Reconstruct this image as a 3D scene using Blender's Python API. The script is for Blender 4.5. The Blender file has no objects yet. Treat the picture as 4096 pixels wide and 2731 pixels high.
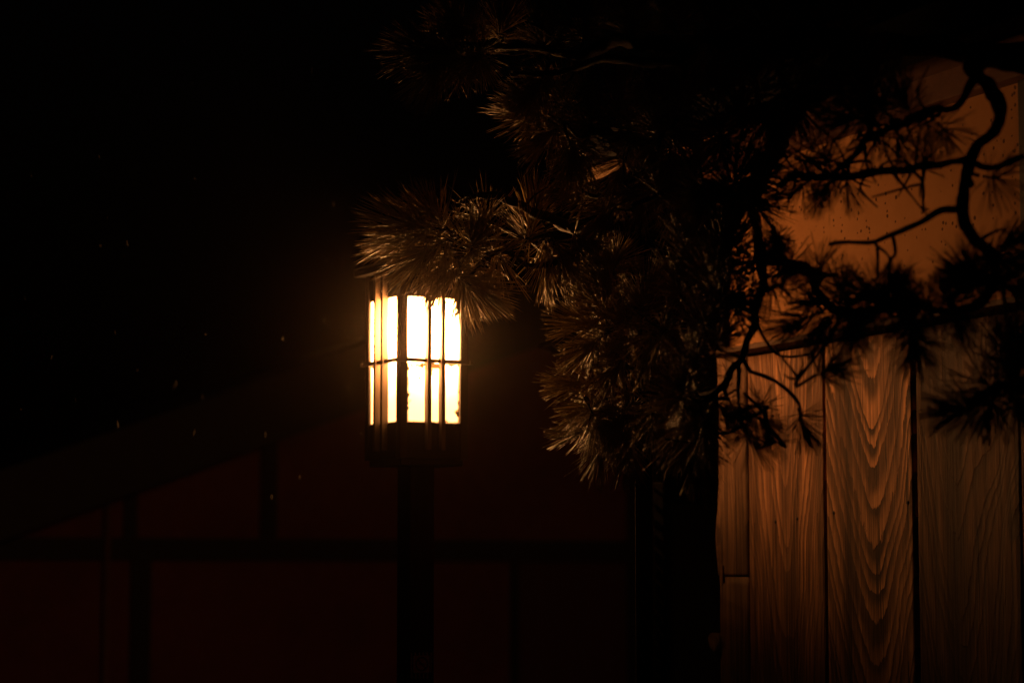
import bpy, bmesh, math, random
from mathutils import Vector, Matrix, noise, Quaternion

random.seed(11)
R = math.radians
sc = bpy.context.scene
COL = sc.collection

# ------------------------------------------------------------------ camera model (pixels of the 4096 x 2731 photograph)
F = 4096 * 85.0 / 36.0
PITCH = R(5.6)
EYE = Vector((0, 0, 1.6))
cp, sp = math.cos(PITCH), math.sin(PITCH)


def ray(px, py):
    x = (px - 2048) / F
    y = (1365.5 - py) / F
    return Vector((x, cp - y * sp, sp + y * cp))


def P(px, py, Y):
    d = ray(px, py)
    return EYE + d * (Y / d.y)


def V(vx, vy, Y):                       # the same in the 2352-wide view
    return P(vx * 1.7415, vy * 1.7415, Y)


class Plane:
    """a vertical wall plane: u runs along it, n points out of it"""
    def __init__(self, origin, u):
        self.o = Vector((origin[0], origin[1], 0))
        self.u = Vector((u[0], u[1], 0)).normalized()
        self.n = Vector((self.u.y, -self.u.x, 0))

    def hit(self, px, py, off=0.0):
        d = ray(px, py)
        o = self.o + self.n * off
        t = (o - EYE).dot(self.n) / d.dot(self.n)
        p = EYE + d * t
        return (p - self.o).dot(self.u), p.z

    def at(self, u, z, off=0.0):
        p = self.o + self.u * u + self.n * off
        return Vector((p.x, p.y, z))


# ------------------------------------------------------------------ object helpers
def tag(o, label=None, cat=None, group=None, kind=None):
    if label: o['label'] = label
    if cat: o['category'] = cat
    if group: o['group'] = group
    if kind: o['kind'] = kind
    return o


def empty(name, loc, label, cat, group=None):
    o = bpy.data.objects.new(name, None)
    o.empty_display_size = 0.1
    COL.objects.link(o)
    o.location = loc
    return tag(o, label, cat, group)


ORIG = {}


def origin_of(o):
    v = Vector((0, 0, 0))
    while o is not None:
        v += Vector(o.location)
        o = o.parent
    return v


class MB:
    """collects shapes in world space, then links them as one mesh object"""
    def __init__(self):
        self.v = []
        self.f = []

    def quad(self, a, b, c, d):
        i = len(self.v)
        self.v += [Vector(a), Vector(b), Vector(c), Vector(d)]
        self.f.append((i, i + 1, i + 2, i + 3))
        return self

    def box8(self, p):
        i = len(self.v)
        self.v += [Vector(q) for q in p]
        for q in ((0, 3, 2, 1), (4, 5, 6, 7), (0, 1, 5, 4), (1, 2, 6, 5), (2, 3, 7, 6), (3, 0, 4, 7)):
            self.f.append(tuple(i + k for k in q))
        return self

    def box(self, o, ax, ay, az):
        """corner o, three edge vectors"""
        o = Vector(o); ax = Vector(ax); ay = Vector(ay); az = Vector(az)
        return self.box8([o, o + ax, o + ax + ay, o + ay, o + az, o + ax + az, o + ax + ay + az, o + ay + az])

    def pbox(self, pl, u0, u1, z0, z1, f0, f1):
        return self.box8([pl.at(u0, z0, f1), pl.at(u1, z0, f1), pl.at(u1, z0, f0), pl.at(u0, z0, f0),
                          pl.at(u0, z1, f1), pl.at(u1, z1, f1), pl.at(u1, z1, f0), pl.at(u0, z1, f0)])

    def tube(self, pts, rads, n=8, rough=0.0, seed=0.0):
        pts = [Vector(p) for p in pts]
        i0 = len(self.v)
        prev = None
        for k, p in enumerate(pts):
            t = (pts[min(k + 1, len(pts) - 1)] - pts[max(k - 1, 0)])
            t.normalize()
            if prev is None:
                a = t.orthogonal().normalized()
            else:
                a = prev - t * prev.dot(t)
                a.normalize()
            prev = a
            b = t.cross(a)
            for j in range(n):
                ang = 2 * math.pi * j / n
                rr = rads[k]
                if rough:
                    q = p * 22 + Vector((math.cos(ang), math.sin(ang), seed)) * 0.9
                    rr *= 1 + rough * noise.noise(q) + rough * 0.6 * noise.noise(q * 2.7)
                self.v.append(p + (a * math.cos(ang) + b * math.sin(ang)) * rr)
        for k in range(len(pts) - 1):
            for j in range(n):
                a0 = i0 + k * n + j
                a1 = i0 + k * n + (j + 1) % n
                self.f.append((a0, a1, a1 + n, a0 + n))
        self.f.append(tuple(i0 + j for j in range(n))[::-1])
        e = i0 + (len(pts) - 1) * n
        self.f.append(tuple(e + j for j in range(n)))
        return self

    def build(self, name, mat, parent=None, smooth=False, bevel=0.0):
        off = origin_of(parent) if parent is not None else Vector((0, 0, 0))
        me = bpy.data.meshes.new(name)
        me.from_pydata([tuple(v - off) for v in self.v], [], self.f)
        if bevel:
            bm = bmesh.new(); bm.from_mesh(me)
            bmesh.ops.bevel(bm, geom=bm.edges[:], offset=bevel, segments=2, affect='EDGES', profile=0.6)
            bm.to_mesh(me); bm.free()
        me.update()
        if smooth:
            me.polygons.foreach_set('use_smooth', [True] * len(me.polygons))
        me.materials.append(mat)
        o = bpy.data.objects.new(name, me)
        COL.objects.link(o)
        if parent is not None:
            o.parent = parent
        return o


# ------------------------------------------------------------------ materials
def new_mat(name):
    m = bpy.data.materials.new(name)
    m.use_nodes = True
    nt = m.node_tree
    for n in list(nt.nodes):
        nt.nodes.remove(n)
    out = nt.nodes.new('ShaderNodeOutputMaterial')
    return m, nt, out


class NB:
    """tiny node-math builder"""
    def __init__(self, nt):
        self.nt = nt

    def node(self, t, **kw):
        n = self.nt.nodes.new(t)
        for k, v in kw.items():
            setattr(n, k, v)
        return n

    def put(self, sock, val):
        if isinstance(val, (int, float)):
            sock.default_value = val
        elif isinstance(val, (tuple, list)):
            sock.default_value = tuple(val)
        else:
            self.nt.links.new(val, sock)

    def m(self, op, a, b=0.0, c=0.0, clamp=False):
        n = self.node('ShaderNodeMath', operation=op, use_clamp=clamp)
        self.put(n.inputs[0], a); self.put(n.inputs[1], b); self.put(n.inputs[2], c)
        return n.outputs[0]

    def sep(self, vec):
        n = self.node('ShaderNodeSeparateXYZ'); self.put(n.inputs[0], vec)
        return n.outputs

    def comb(self, x, y, z):
        n = self.node('ShaderNodeCombineXYZ')
        self.put(n.inputs[0], x); self.put(n.inputs[1], y); self.put(n.inputs[2], z)
        return n.outputs[0]

    def noise(self, vec, scale, detail=3.0, rough=0.55):
        n = self.node('ShaderNodeTexNoise'); self.put(n.inputs['Vector'], vec)
        n.inputs['Scale'].default_value = scale
        n.inputs['Detail'].default_value = detail
        n.inputs['Roughness'].default_value = rough
        return n.outputs[0]

    def ramp(self, fac, stops):
        n = self.node('ShaderNodeValToRGB'); self.put(n.inputs[0], fac)
        cr = n.color_ramp
        while len(cr.elements) < len(stops):
            cr.elements.new(0.5)
        for e, (p, c) in zip(cr.elements, stops):
            e.position = p
            e.color = (c, c, c, 1) if isinstance(c, (int, float)) else (*c, 1)
        return n.outputs[0]

    def mix(self, fac, a, b, blend='MIX'):
        n = self.node('ShaderNodeMix', data_type='RGBA', blend_type=blend)
        self.put(n.inputs[0], fac)
        for s, v in ((n.inputs[6], a), (n.inputs[7], b)):
            if isinstance(v, (tuple, list)):
                s.default_value = (*v, 1)
            else:
                self.put(s, v)
        return n.outputs[2]

    def bump(self, h, strength=0.5, dist=0.002, normal=None):
        n = self.node('ShaderNodeBump'); self.put(n.inputs['Height'], h)
        n.inputs['Strength'].default_value = strength
        n.inputs['Distance'].default_value = dist
        if normal is not None:
            self.put(n.inputs['Normal'], normal)
        return n.outputs[0]

    def bsdf(self, color, rough=0.7, normal=None, spec=0.3, out=None, **kw):
        n = self.node('ShaderNodeBsdfPrincipled')
        if isinstance(color, (tuple, list)):
            n.inputs['Base Color'].default_value = (*color, 1)
        else:
            self.put(n.inputs['Base Color'], color)
        self.put(n.inputs['Roughness'], rough)
        n.inputs['Specular IOR Level'].default_value = spec
        if normal is not None:
            self.put(n.inputs['Normal'], normal)
        if out is not None:
            self.nt.links.new(n.outputs[0], out.inputs['Surface'])
        return n.outputs[0]

    def obj(self):
        return self.node('ShaderNodeTexCoord').outputs['Object']

    def geo(self):
        return self.node('ShaderNodeNewGeometry').outputs['Position']


def rough_mat(name, c0, c1, scale=8.0, rough=0.8, bump=0.3, dist=0.003, stretch=(1, 1, 1), spec=0.25):
    m, nt, out = new_mat(name)
    b = NB(nt)
    p = b.geo()
    mp = b.node('ShaderNodeMapping'); b.put(mp.inputs[0], p); mp.inputs['Scale'].default_value = stretch
    n1 = b.noise(mp.outputs[0], scale, 6.0, 0.62)
    n2 = b.noise(mp.outputs[0], scale * 7.3, 4.0, 0.6)
    f = b.m('ADD', b.m('MULTIPLY', n1, 0.65), b.m('MULTIPLY', n2, 0.35))
    col = b.mix(b.ramp(f, [(0.32, 0.0), (0.68, 1.0)]), c0, c1)
    b.bsdf(col, rough, b.bump(f, bump, dist), spec, out)
    return m


def wood_mat(name, x0, d, k, spacing, light, dark, seed, amp=0.012, ring=0.8, patch=0.4, zo=0.0, streaks=(), knots=(), relief=0.0014, wob=1.0):
    """plain-sawn cedar: growth rings cut by the board face, worn into relief.  Object space: x across, z up."""
    m, nt, out = new_mat(name)
    b = NB(nt)
    x, y, z = b.sep(b.obj())
    vec = b.comb(b.m('MULTIPLY', x, 3.2), seed, b.m('MULTIPLY', z, 0.9))
    n1 = b.noise(vec, 2.2, 2.0, 0.5)
    vec2 = b.comb(b.m('MULTIPLY', x, 30.0), seed + 7, b.m('MULTIPLY', z, 9.0))
    n2 = b.noise(vec2, 1.5, 3.0, 0.55)
    xx = b.m('SUBTRACT', x, x0)
    xx = b.m('ADD', xx, b.m('MULTIPLY', b.m('SUBTRACT', n1, 0.5), 0.10 * wob))
    r = b.m('SQRT', b.m('ADD', b.m('MULTIPLY', xx, xx), d * d))
    r = b.m('SUBTRACT', r, b.m('MULTIPLY', b.m('SUBTRACT', z, zo), k))
    r = b.m('ADD', r, b.m('MULTIPLY', b.m('SUBTRACT', n1, 0.5), amp * 3.0))
    r = b.m('ADD', r, b.m('MULTIPLY', b.m('SUBTRACT', n2, 0.5), amp * 0.36))
    for (kx, kz, kr, ks) in knots:      # rings bend round a knot
        dx = b.m('SUBTRACT', x, kx); dz = b.m('MULTIPLY', b.m('SUBTRACT', z, kz), 0.45)
        q = b.m('ADD', b.m('MULTIPLY', dx, dx), b.m('MULTIPLY', dz, dz))
        g = b.m('POWER', 2.718, b.m('DIVIDE', b.m('MULTIPLY', q, -1.0), kr * kr))
        r = b.m('ADD', r, b.m('MULTIPLY', g, ks))
    # uneven ring widths
    n3 = b.noise(b.comb(b.m('MULTIPLY', r, 34.0), seed, 0.0), 1.0, 1.0)
    r = b.m('ADD', r, b.m('MULTIPLY', b.m('SUBTRACT', n3, 0.5), spacing * 2.6))
    n4 = b.noise(b.comb(b.m('MULTIPLY', x, 70.0), seed + 11, b.m('MULTIPLY', z, 26.0)), 1.0, 3.0, 0.7)
    r = b.m('ADD', r, b.m('MULTIPLY', b.m('SUBTRACT', n4, 0.5), spacing * 0.55))
    t = b.m('FRACT', b.m('DIVIDE', b.m('ADD', r, 10.0), spacing))
    late = b.ramp(t, [(0.0, 1.0), (0.22, 0.95), (0.62, 0.30), (0.86, 0.0), (0.95, 0.0), (1.0, 1.0)])
    fib = b.noise(b.comb(b.m('MULTIPLY', x, 420.0), seed + 3, b.m('MULTIPLY', z, 5.0)), 1.0, 3.0, 0.6)
    fib2 = b.noise(b.comb(b.m('MULTIPLY', x, 90.0), seed + 4, b.m('MULTIPLY', z, 2.2)), 1.0, 4.0, 0.65)
    pat = b.noise(b.comb(b.m('MULTIPLY', x, 13.0), seed + 5, b.m('MULTIPLY', z, 1.3)), 1.0, 4.0, 0.6)
    pt = b.ramp(pat, [(0.36, 0.0), (0.62, 1.0)])
    # ring contrast comes and goes over the board
    rc = b.noise(b.comb(b.m('MULTIPLY', x, 9.0), seed + 9, b.m('MULTIPLY', z, 2.0)), 1.0, 2.0)
    ringf = b.m('MULTIPLY', late, b.m('MULTIPLY', b.ramp(rc, [(0.25, 0.62), (0.6, 1.0)]), ring))
    col = b.mix(ringf, light, dark)
    lo = tuple(c * 0.45 for c in light)
    col = b.mix(b.m('MULTIPLY', b.m('SUBTRACT', 1.0, pt), patch), col, b.mix(0.5, lo, dark))
    f1 = b.m('MULTIPLY_ADD', fib, 2.4, -0.20)
    f2 = b.m('MULTIPLY_ADD', fib2, 2.2, -0.10)
    wx = b.noise(b.comb(b.m('MULTIPLY', x, 16.0), seed + 21, b.m('MULTIPLY', z, 5.0)), 1.0, 5.0, 0.7)
    ff = b.m('MAXIMUM', b.m('MULTIPLY', b.m('MULTIPLY', f1, f2), b.m('MULTIPLY_ADD', wx, 1.3, 0.35)), 0.06)
    col = b.mix(1.0, col, b.comb(ff, ff, ff), 'MULTIPLY')
    h = b.m('ADD', b.m('MULTIPLY', late, -0.7), b.m('MULTIPLY', fib, 1.3))
    h = b.m('ADD', h, b.m('MULTIPLY', fib2, 1.8))
    ck = b.noise(b.comb(b.m('MULTIPLY', x, 55.0), seed + 13, b.m('MULTIPLY', z, 0.9)), 1.0, 2.0, 0.5)
    cw = b.noise(b.comb(b.m('MULTIPLY', x, 12.0), seed + 15, b.m('MULTIPLY', z, 2.4)), 1.0, 1.0)
    ck = b.m('LESS_THAN', b.m('ABSOLUTE', b.m('SUBTRACT', ck, 0.5)), b.m('MULTIPLY', b.ramp(cw, [(0.45, 0.0), (0.7, 1.0)]), 0.022))
    col = b.mix(b.m('MULTIPLY', ck, 0.8), col, tuple(c * 0.3 for c in dark))
    h = b.m('SUBTRACT', h, ck)
    for (sx, sz, sl, sw) in streaks:    # rust run below a nail, or a check in the board, or a broad dark stripe
        gx = b.m('POWER', 2.718, b.m('MULTIPLY', b.m('POWER', b.m('DIVIDE', b.m('SUBTRACT', x, sx), sw), 2.0), -1.0))
        dz = b.m('DIVIDE', b.m('SUBTRACT', sz, z), sl)
        gz = b.m('MULTIPLY', b.m('GREATER_THAN', dz, 0.0), b.m('SUBTRACT', 1.0, dz, clamp=True))
        g = b.m('MULTIPLY', gx, gz)
        col = b.mix(b.m('MULTIPLY', g, 0.85), col, tuple(c * 0.35 for c in dark))
        h = b.m('SUBTRACT', h, b.m('MULTIPLY', g, 1.2))
    for (kx, kz, kr, ks) in knots:
        dx = b.m('DIVIDE', b.m('SUBTRACT', x, kx), kr * 0.5); dz = b.m('DIVIDE', b.m('SUBTRACT', z, kz), kr * 0.9)
        q = b.m('SQRT', b.m('ADD', b.m('MULTIPLY', dx, dx), b.m('MULTIPLY', dz, dz)))
        q = b.m('ADD', q, b.m('MULTIPLY', b.m('SUBTRACT', n2, 0.5), 0.5))
        g = b.ramp(q, [(0.55, 1.0), (0.95, 0.0)])
        col = b.mix(b.m('MULTIPLY', g, 0.7), col, tuple(c * 0.6 for c in dark))
    low_falloff = b.m('ADD', b.m('DIVIDE', b.m('SUBTRACT', z, 1.42), 0.42), b.m('MULTIPLY', b.m('SUBTRACT', pat, 0.5), 0.9), clamp=True)  # boards darken and grey downward: lantern light's falloff put into the colour
    col = b.mix(low_falloff, b.mix(1.0, col, (0.34, 0.40, 0.46), 'MULTIPLY'), col)
    b.bsdf(col, 0.72, b.bump(h, 1.0, relief), 0.25, out)
    return m


CEDAR_L, CEDAR_D = (0.37, 0.18, 0.082), (0.085, 0.036, 0.017)
M = {}
M['dark_timber'] = rough_mat('dark timber', (0.012, 0.008, 0.006), (0.035, 0.021, 0.014), 5.0, 0.75, 0.4, 0.003, (6, 6, 0.7))
M['black_timber'] = rough_mat('black stained timber', (0.008, 0.006, 0.005), (0.018, 0.012, 0.009), 5.0, 0.7, 0.4, 0.002, (8, 8, 0.7))
M['baffle_black'] = rough_mat('black baffle wood', (0.002, 0.0016, 0.0014), (0.005, 0.004, 0.0034), 8.0, 0.9, 0.4, 0.002, (8, 8, 0.7), 0.1)  # near-black, to keep the added shading louvres from showing
M['lantern_wood'] = rough_mat('lantern wood', (0.022, 0.014, 0.009), (0.05, 0.032, 0.02), 9.0, 0.6, 0.3, 0.001, (9, 9, 0.8), 0.35)
M['lantern_slat'] = rough_mat('lantern slat wood', (0.06, 0.038, 0.022), (0.12, 0.08, 0.048), 14.0, 0.6, 0.3, 0.001, (9, 9, 0.8), 0.3)
M['post_wood'] = rough_mat('lantern post wood', (0.012, 0.008, 0.006), (0.03, 0.018, 0.012), 7.0, 0.7, 0.4, 0.002, (9, 9, 0.7))
M['metal_cap'] = rough_mat('dark copper', (0.008, 0.007, 0.006), (0.018, 0.014, 0.011), 12.0, 0.45, 0.2, 0.001)
M['bark'] = rough_mat('pine bark', (0.010, 0.007, 0.005), (0.040, 0.026, 0.017), 30.0, 0.75, 1.0, 0.008, (1, 1, 1), 0.3)
M['ledge'] = rough_mat('ledge wood', (0.05, 0.026, 0.013), (0.12, 0.06, 0.03), 6.0, 0.75, 0.4, 0.002, (5, 5, 12))
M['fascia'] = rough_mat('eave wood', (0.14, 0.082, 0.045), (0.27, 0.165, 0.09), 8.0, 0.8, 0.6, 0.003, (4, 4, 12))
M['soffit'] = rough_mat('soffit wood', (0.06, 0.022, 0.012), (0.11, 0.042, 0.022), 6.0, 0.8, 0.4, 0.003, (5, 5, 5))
M['roof'] = rough_mat('grey roof tiles', (0.015, 0.015, 0.016), (0.035, 0.034, 0.034), 9.0, 0.6, 0.4, 0.004)
M['ground'] = rough_mat('wet gravel ground', (0.03, 0.027, 0.024), (0.075, 0.068, 0.06), 14.0, 0.7, 0.7, 0.01)
M['house_plaster'] = rough_mat('reddish plaster', (0.075, 0.022, 0.018), (0.125, 0.038, 0.03), 3.0, 0.9, 0.2, 0.003)
M['house_board'] = rough_mat('reddish boards', (0.05, 0.016, 0.013), (0.07, 0.022, 0.018), 3.0, 0.9, 0.2, 0.003, (9, 9, 0.6))
M['plate'] = rough_mat('pale red plate', (0.34, 0.15, 0.13), (0.45, 0.21, 0.18), 30.0, 0.6, 0.1, 0.001)
M['plate_mark'] = rough_mat('dark plate mark', (0.03, 0.012, 0.012), (0.06, 0.025, 0.022), 30.0, 0.6, 0.1, 0.001)
M['nail'] = rough_mat('rusty nail', (0.012, 0.008, 0.006), (0.03, 0.018, 0.012), 60.0, 0.6, 0.2, 0.001)
M['pipe'] = rough_mat('old pipe', (0.10, 0.05, 0.035), (0.15, 0.07, 0.05), 20.0, 0.6, 0.2, 0.001)


def plaster_mat():
    m, nt, out = new_mat('ochre earth plaster')
    b = NB(nt)
    p = b.obj()
    n1 = b.noise(p, 3.0, 5.0, 0.6)
    n2 = b.noise(p, 120.0, 3.0, 0.6)
    vo = b.node('ShaderNodeTexVoronoi'); b.put(vo.inputs['Vector'], p)
    vo.inputs['Scale'].default_value = 85.0
    d = b.m('ADD', vo.outputs['Distance'], b.m('MULTIPLY', b.m('SUBTRACT', n2, 0.5), 0.45))
    cr = b.sep(vo.outputs['Color'])[0]
    size = b.m('MULTIPLY', b.ramp(cr, [(0.35, 0.0), (1.0, 1.0)]), 0.33)
    speck = b.m('LESS_THAN', d, size)
    col = b.mix(b.ramp(n1, [(0.3, 0.0), (0.7, 1.0)]), (0.27, 0.125, 0.048), (0.42, 0.215, 0.09))
    col = b.mix(b.m('MULTIPLY', n2, 0.25), col, (0.22, 0.11, 0.045))
    col = b.mix(b.m('MULTIPLY', speck, 0.85), col, (0.05, 0.022, 0.01))
    h = b.m('SUBTRACT', n2, speck)
    b.bsdf(col, 0.9, b.bump(h, 0.5, 0.0015), 0.15, out)
    return m


M['plaster'] = plaster_mat()


def needle_mat():
    m, nt, out = new_mat('pine needles')
    b = NB(nt)
    oi = b.node('ShaderNodeObjectInfo')
    n1 = b.noise(b.geo(), 40.0, 2.0)
    rnd = b.m('ADD', b.m('MULTIPLY', oi.outputs['Random'], 0.5), b.m('MULTIPLY', n1, 0.5))
    col = b.mix(rnd, (0.095, 0.070, 0.022), (0.26, 0.172, 0.056))
    b.bsdf(col, 0.48, None, 0.26, out)
    return m


M['needle'] = needle_mat()


def bud_mat():
    m, nt, out = new_mat('pine buds')
    b = NB(nt)
    n1 = b.noise(b.geo(), 200.0, 3.0)
    b.bsdf(b.mix(n1, (0.10, 0.055, 0.025), (0.30, 0.19, 0.10)), 0.4, b.bump(n1, 0.6, 0.001), 0.5, out)
    return m


M['bud'] = bud_mat()
PANE_L = 1.9


def pane_mat(name, dirt_top, dirt_side, seed, hot):
    """oiled paper lit from behind by a bulb at `hot` (object space); soot and torn edges cut the light"""
    m, nt, out = new_mat(name)
    b = NB(nt)
    p = b.obj()
    sub = b.node('ShaderNodeVectorMath', operation='DISTANCE')
    b.put(sub.inputs[0], p); sub.inputs[1].default_value = hot
    dist = sub.outputs['Value']
    q = b.m('DIVIDE', dist, 0.066)
    fall = b.m('POWER', 2.718, b.m('MULTIPLY', b.m('MULTIPLY', q, q), -1.0))
    L = b.m('MULTIPLY_ADD', fall, 420.0 * PANE_L, 5.5)
    g = b.node('ShaderNodeUVMap').outputs[0]
    gx, gy, _ = b.sep(g)
    n1 = b.noise(b.comb(gx, b.m('MULTIPLY', gy, 1.6), seed), 9.0, 6.0, 0.68)
    n1 = b.m('MULTIPLY', b.m('SUBTRACT', n1, 0.40), 1.0)
    n0 = b.noise(b.comb(gx, gy, seed + 4.0), 2.6, 2.0, 0.5)
    n0 = b.ramp(n0, [(0.38, 0.15), (0.62, 1.0)])
    top = b.m('SUBTRACT', 1.0, gy)
    side = b.m('MINIMUM', gx, b.m('SUBTRACT', 1.0, gx))
    bot = gy
    reach = lambda v, w: b.m('SUBTRACT', b.m('MULTIPLY', b.m('MULTIPLY', n0, n1), w), v)
    e = b.m('MAXIMUM', reach(top, dirt_top), reach(side, dirt_side))
    e = b.m('MAXIMUM', e, reach(bot, dirt_side * 0.5))
    mask = b.ramp(e, [(0.0, 0.0), (0.022, 1.0)])
    keep = b.m('SUBTRACT', 1.0, b.m('MULTIPLY', mask, 0.985))
    edx = b.ramp(side, [(0.0, 0.02), (0.045, 1.0)])
    edy = b.ramp(b.m('MINIMUM', top, bot), [(0.0, 0.02), (0.022, 1.0)])
    keep = b.m('MULTIPLY', keep, b.m('MULTIPLY', edx, edy))
    em = b.node('ShaderNodeEmission')
    col = b.mix(mask, (1.0, 0.40, 0.115), (1.0, 0.30, 0.05))
    b.put(em.inputs['Color'], col)
    b.put(em.inputs['Strength'], b.m('MULTIPLY', L, keep))
    nt.links.new(em.outputs[0], out.inputs['Surface'])
    return m


# ------------------------------------------------------------------ ground
g = MB()
g.quad((-800, -300, 0), (800, -300, 0), (800, 1300, 0), (-800, 1300, 0))
tag(g.build('ground', M['ground']), kind='structure')

# ------------------------------------------------------------------ wooden wall building on the right
DA = 4.60
A = P(3022, 1410, DA)
d = ray(4042, 1234)
t = (A.z - EYE.z) / d.z
B = EYE + d * t
W = Plane((A.x, A.y), (B.x - A.x, B.y - A.y))
ZL = A.z                                        # height of the ledge
uP = lambda px, py, off=0.0: W.hit(px, py, off)[0]
bld = empty('wooden_building', W.at(0, 0), 'old wooden building wall with wide cedar boards below ochre plaster, behind the pine', 'building')
UEND = uP(4080, 2000) + 1.3
u_l0, u_l1 = uP(2862, 2000, 0.005), uP(2984, 2000, 0.005)
bnd = [u_l1, uP(3304, 2000), uP(3667, 2000), uP(4082, 2000)]
while bnd[-1] < UEND:
    bnd.append(bnd[-1] + 0.345)
# backing behind the boards
MB().pbox(W, u_l1 - 0.02, bnd[-1], 0.0, ZL - 0.004, -0.12, -0.028).build('backing_wall', M['black_timber'], bld)


def board(name, u0, u1, z0, z1, mat, cup, parent, thick=0.028, nu=36, nz=90, base=0.0, edge=0.0012, seed=0.0, tilt=0.0, round_=0.006, lwob=None):
    """one board: a worn, slightly cupped face with soft arrises; local frame x across, -y out, z up"""
    w = u1 - u0
    vs, fs = [], []
    for j in range(nz + 1):
        z = z0 + (z1 - z0) * j / nz
        el = edge * noise.noise(Vector((seed, z * 7, 1))) + edge * 0.6 * noise.noise(Vector((seed, z * 31, 3)))
        er = edge * noise.noise(Vector((seed, z * 7, 9))) + edge * 0.6 * noise.noise(Vector((seed, z * 31, 5)))
        if lwob:
            el += lwob(z)
        for i in range(nu + 1):
            s = i / nu
            s = 0.5 - 0.5 * math.cos(math.pi * s) if True else s
            x = -w / 2 + el + (w + er - el) * s
            q = 2 * s - 1
            y = base + cup * q * q + tilt * q
            de = min(s, 1 - s) * w
            if de < round_:
                y -= (1 - math.sqrt(max(0, 1 - ((round_ - de) / round_) ** 2))) * round_
            y += 0.0012 * noise.noise(Vector((x * 9 + seed, z * 1.5, 2)))
            vs.append((x, -y, z))
    n = nu + 1
    for j in range(nz):
        for i in range(nu):
            a = j * n + i
            fs.append((a, a + 1, a + n + 1, a + n))
    # side, top and bottom returns
    def ret(idx):
        k = len(vs)
        for a in idx:
            v = vs[a]
            vs.append((v[0], thick, v[2]))
        for q in range(len(idx) - 1):
            fs.append((idx[q], idx[q + 1], k + q + 1, k + q))
    ret([j * n for j in range(nz + 1)])
    ret([j * n + nu for j in range(nz, -1, -1)])
    ret([nz * n + i for i in range(nu + 1)])
    ret([i for i in range(nu, -1, -1)])
    me = bpy.data.meshes.new(name)
    me.from_pydata(vs, [], fs)
    me.update()
    me.polygons.foreach_set('use_smooth', [k < nu * nz for k in range(len(me.polygons))])
    me.materials.append(mat)
    o = bpy.data.objects.new(name, me)
    COL.objects.link(o)
    o.parent = parent
    o.location = W.at((u0 + u1) / 2, 0) - origin_of(parent)
    o.rotation_euler = (0, 0, math.atan2(W.u.y, W.u.x))
    return o


def local(i, px, py):
    u, z = W.hit(px, py)
    return u - (bnd[i] + bnd[i + 1]) / 2, z


ZB = ZL - 0.006
x1, z1 = local(0, 3135, 1900)
s0 = [local(0, 3104, 2090), local(0, 3192, 2078)]
s0c = [local(0, 3020, 2090), local(0, 3278, 2050)]
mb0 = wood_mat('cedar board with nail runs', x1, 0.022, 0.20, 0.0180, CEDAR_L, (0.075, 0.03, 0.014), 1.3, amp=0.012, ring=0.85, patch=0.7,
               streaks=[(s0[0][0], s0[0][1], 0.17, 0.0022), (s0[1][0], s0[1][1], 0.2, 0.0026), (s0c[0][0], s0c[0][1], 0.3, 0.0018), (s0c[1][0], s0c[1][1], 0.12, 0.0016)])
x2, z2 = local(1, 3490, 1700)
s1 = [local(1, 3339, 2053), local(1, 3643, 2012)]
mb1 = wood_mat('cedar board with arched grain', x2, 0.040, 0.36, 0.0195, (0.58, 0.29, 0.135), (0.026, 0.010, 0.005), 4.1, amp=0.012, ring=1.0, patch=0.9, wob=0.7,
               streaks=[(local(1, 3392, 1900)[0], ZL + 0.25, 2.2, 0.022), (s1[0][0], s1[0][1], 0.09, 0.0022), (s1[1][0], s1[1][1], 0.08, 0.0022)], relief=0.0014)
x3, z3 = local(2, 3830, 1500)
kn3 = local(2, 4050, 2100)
mb2 = wood_mat('shaded cedar board', x3, 0.030, 0.26, 0.020, (0.14, 0.07, 0.034), (0.03, 0.013, 0.007), 7.7, amp=0.011, ring=0.95, patch=0.85, knots=[(kn3[0], kn3[1], 0.04, 0.05)])  # pine shadow put into this board's colour: darker than its neighbours
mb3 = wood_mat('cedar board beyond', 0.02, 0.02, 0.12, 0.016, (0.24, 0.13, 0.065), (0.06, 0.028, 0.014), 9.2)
bmats = [mb0, mb1, mb2, mb3]
cups = [0.002, 0.004, 0.001, 0.003]
tilts = [0.0012, 0.0020, -0.002, 0.002]
boards = []
for i in range(len(bnd) - 1):
    gap = (0.0022, 0.0045, 0.003, 0.003, 0.003, 0.003, 0.003, 0.003)[min(i, 7)]
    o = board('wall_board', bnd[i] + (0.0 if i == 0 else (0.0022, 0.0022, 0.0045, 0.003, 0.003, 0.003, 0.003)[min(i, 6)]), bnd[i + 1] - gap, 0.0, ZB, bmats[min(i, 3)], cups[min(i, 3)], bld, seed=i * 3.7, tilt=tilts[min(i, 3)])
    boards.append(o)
boards[0]['label'] = 'cedar board with two nails trailing dark stains'
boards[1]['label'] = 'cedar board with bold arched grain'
boards[2]['label'] = 'dark shaded cedar board with a knot'
for i, px, py in ((0, 3104, 2086), (0, 3192, 2074), (1, 3339, 2050), (1, 3643, 2009)):
    u, z = W.hit(px, py)
    bx = boards[i]
    uc = (bnd[i] + bnd[i + 1]) / 2
    me = bpy.data.meshes.new('nail')
    bm = bmesh.new()
    bmesh.ops.create_uvsphere(bm, u_segments=10, v_segments=6, radius=0.0034)
    bmesh.ops.scale(bm, vec=(1, 0.5, 1), verts=bm.verts)
    bm.to_mesh(me); bm.free()
    me.materials.append(M['nail'])
    nl = bpy.data.objects.new('nail', me)
    COL.objects.link(nl)
    nl.parent = bx
    q = 2 * (u - bnd[i]) / (bnd[i + 1] - bnd[i]) - 1
    s = (q + 1) / 2
    nl.location = (u - uc, -(cups[i] * q * q + tilts[i] * q + 0.0008), z)

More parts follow.
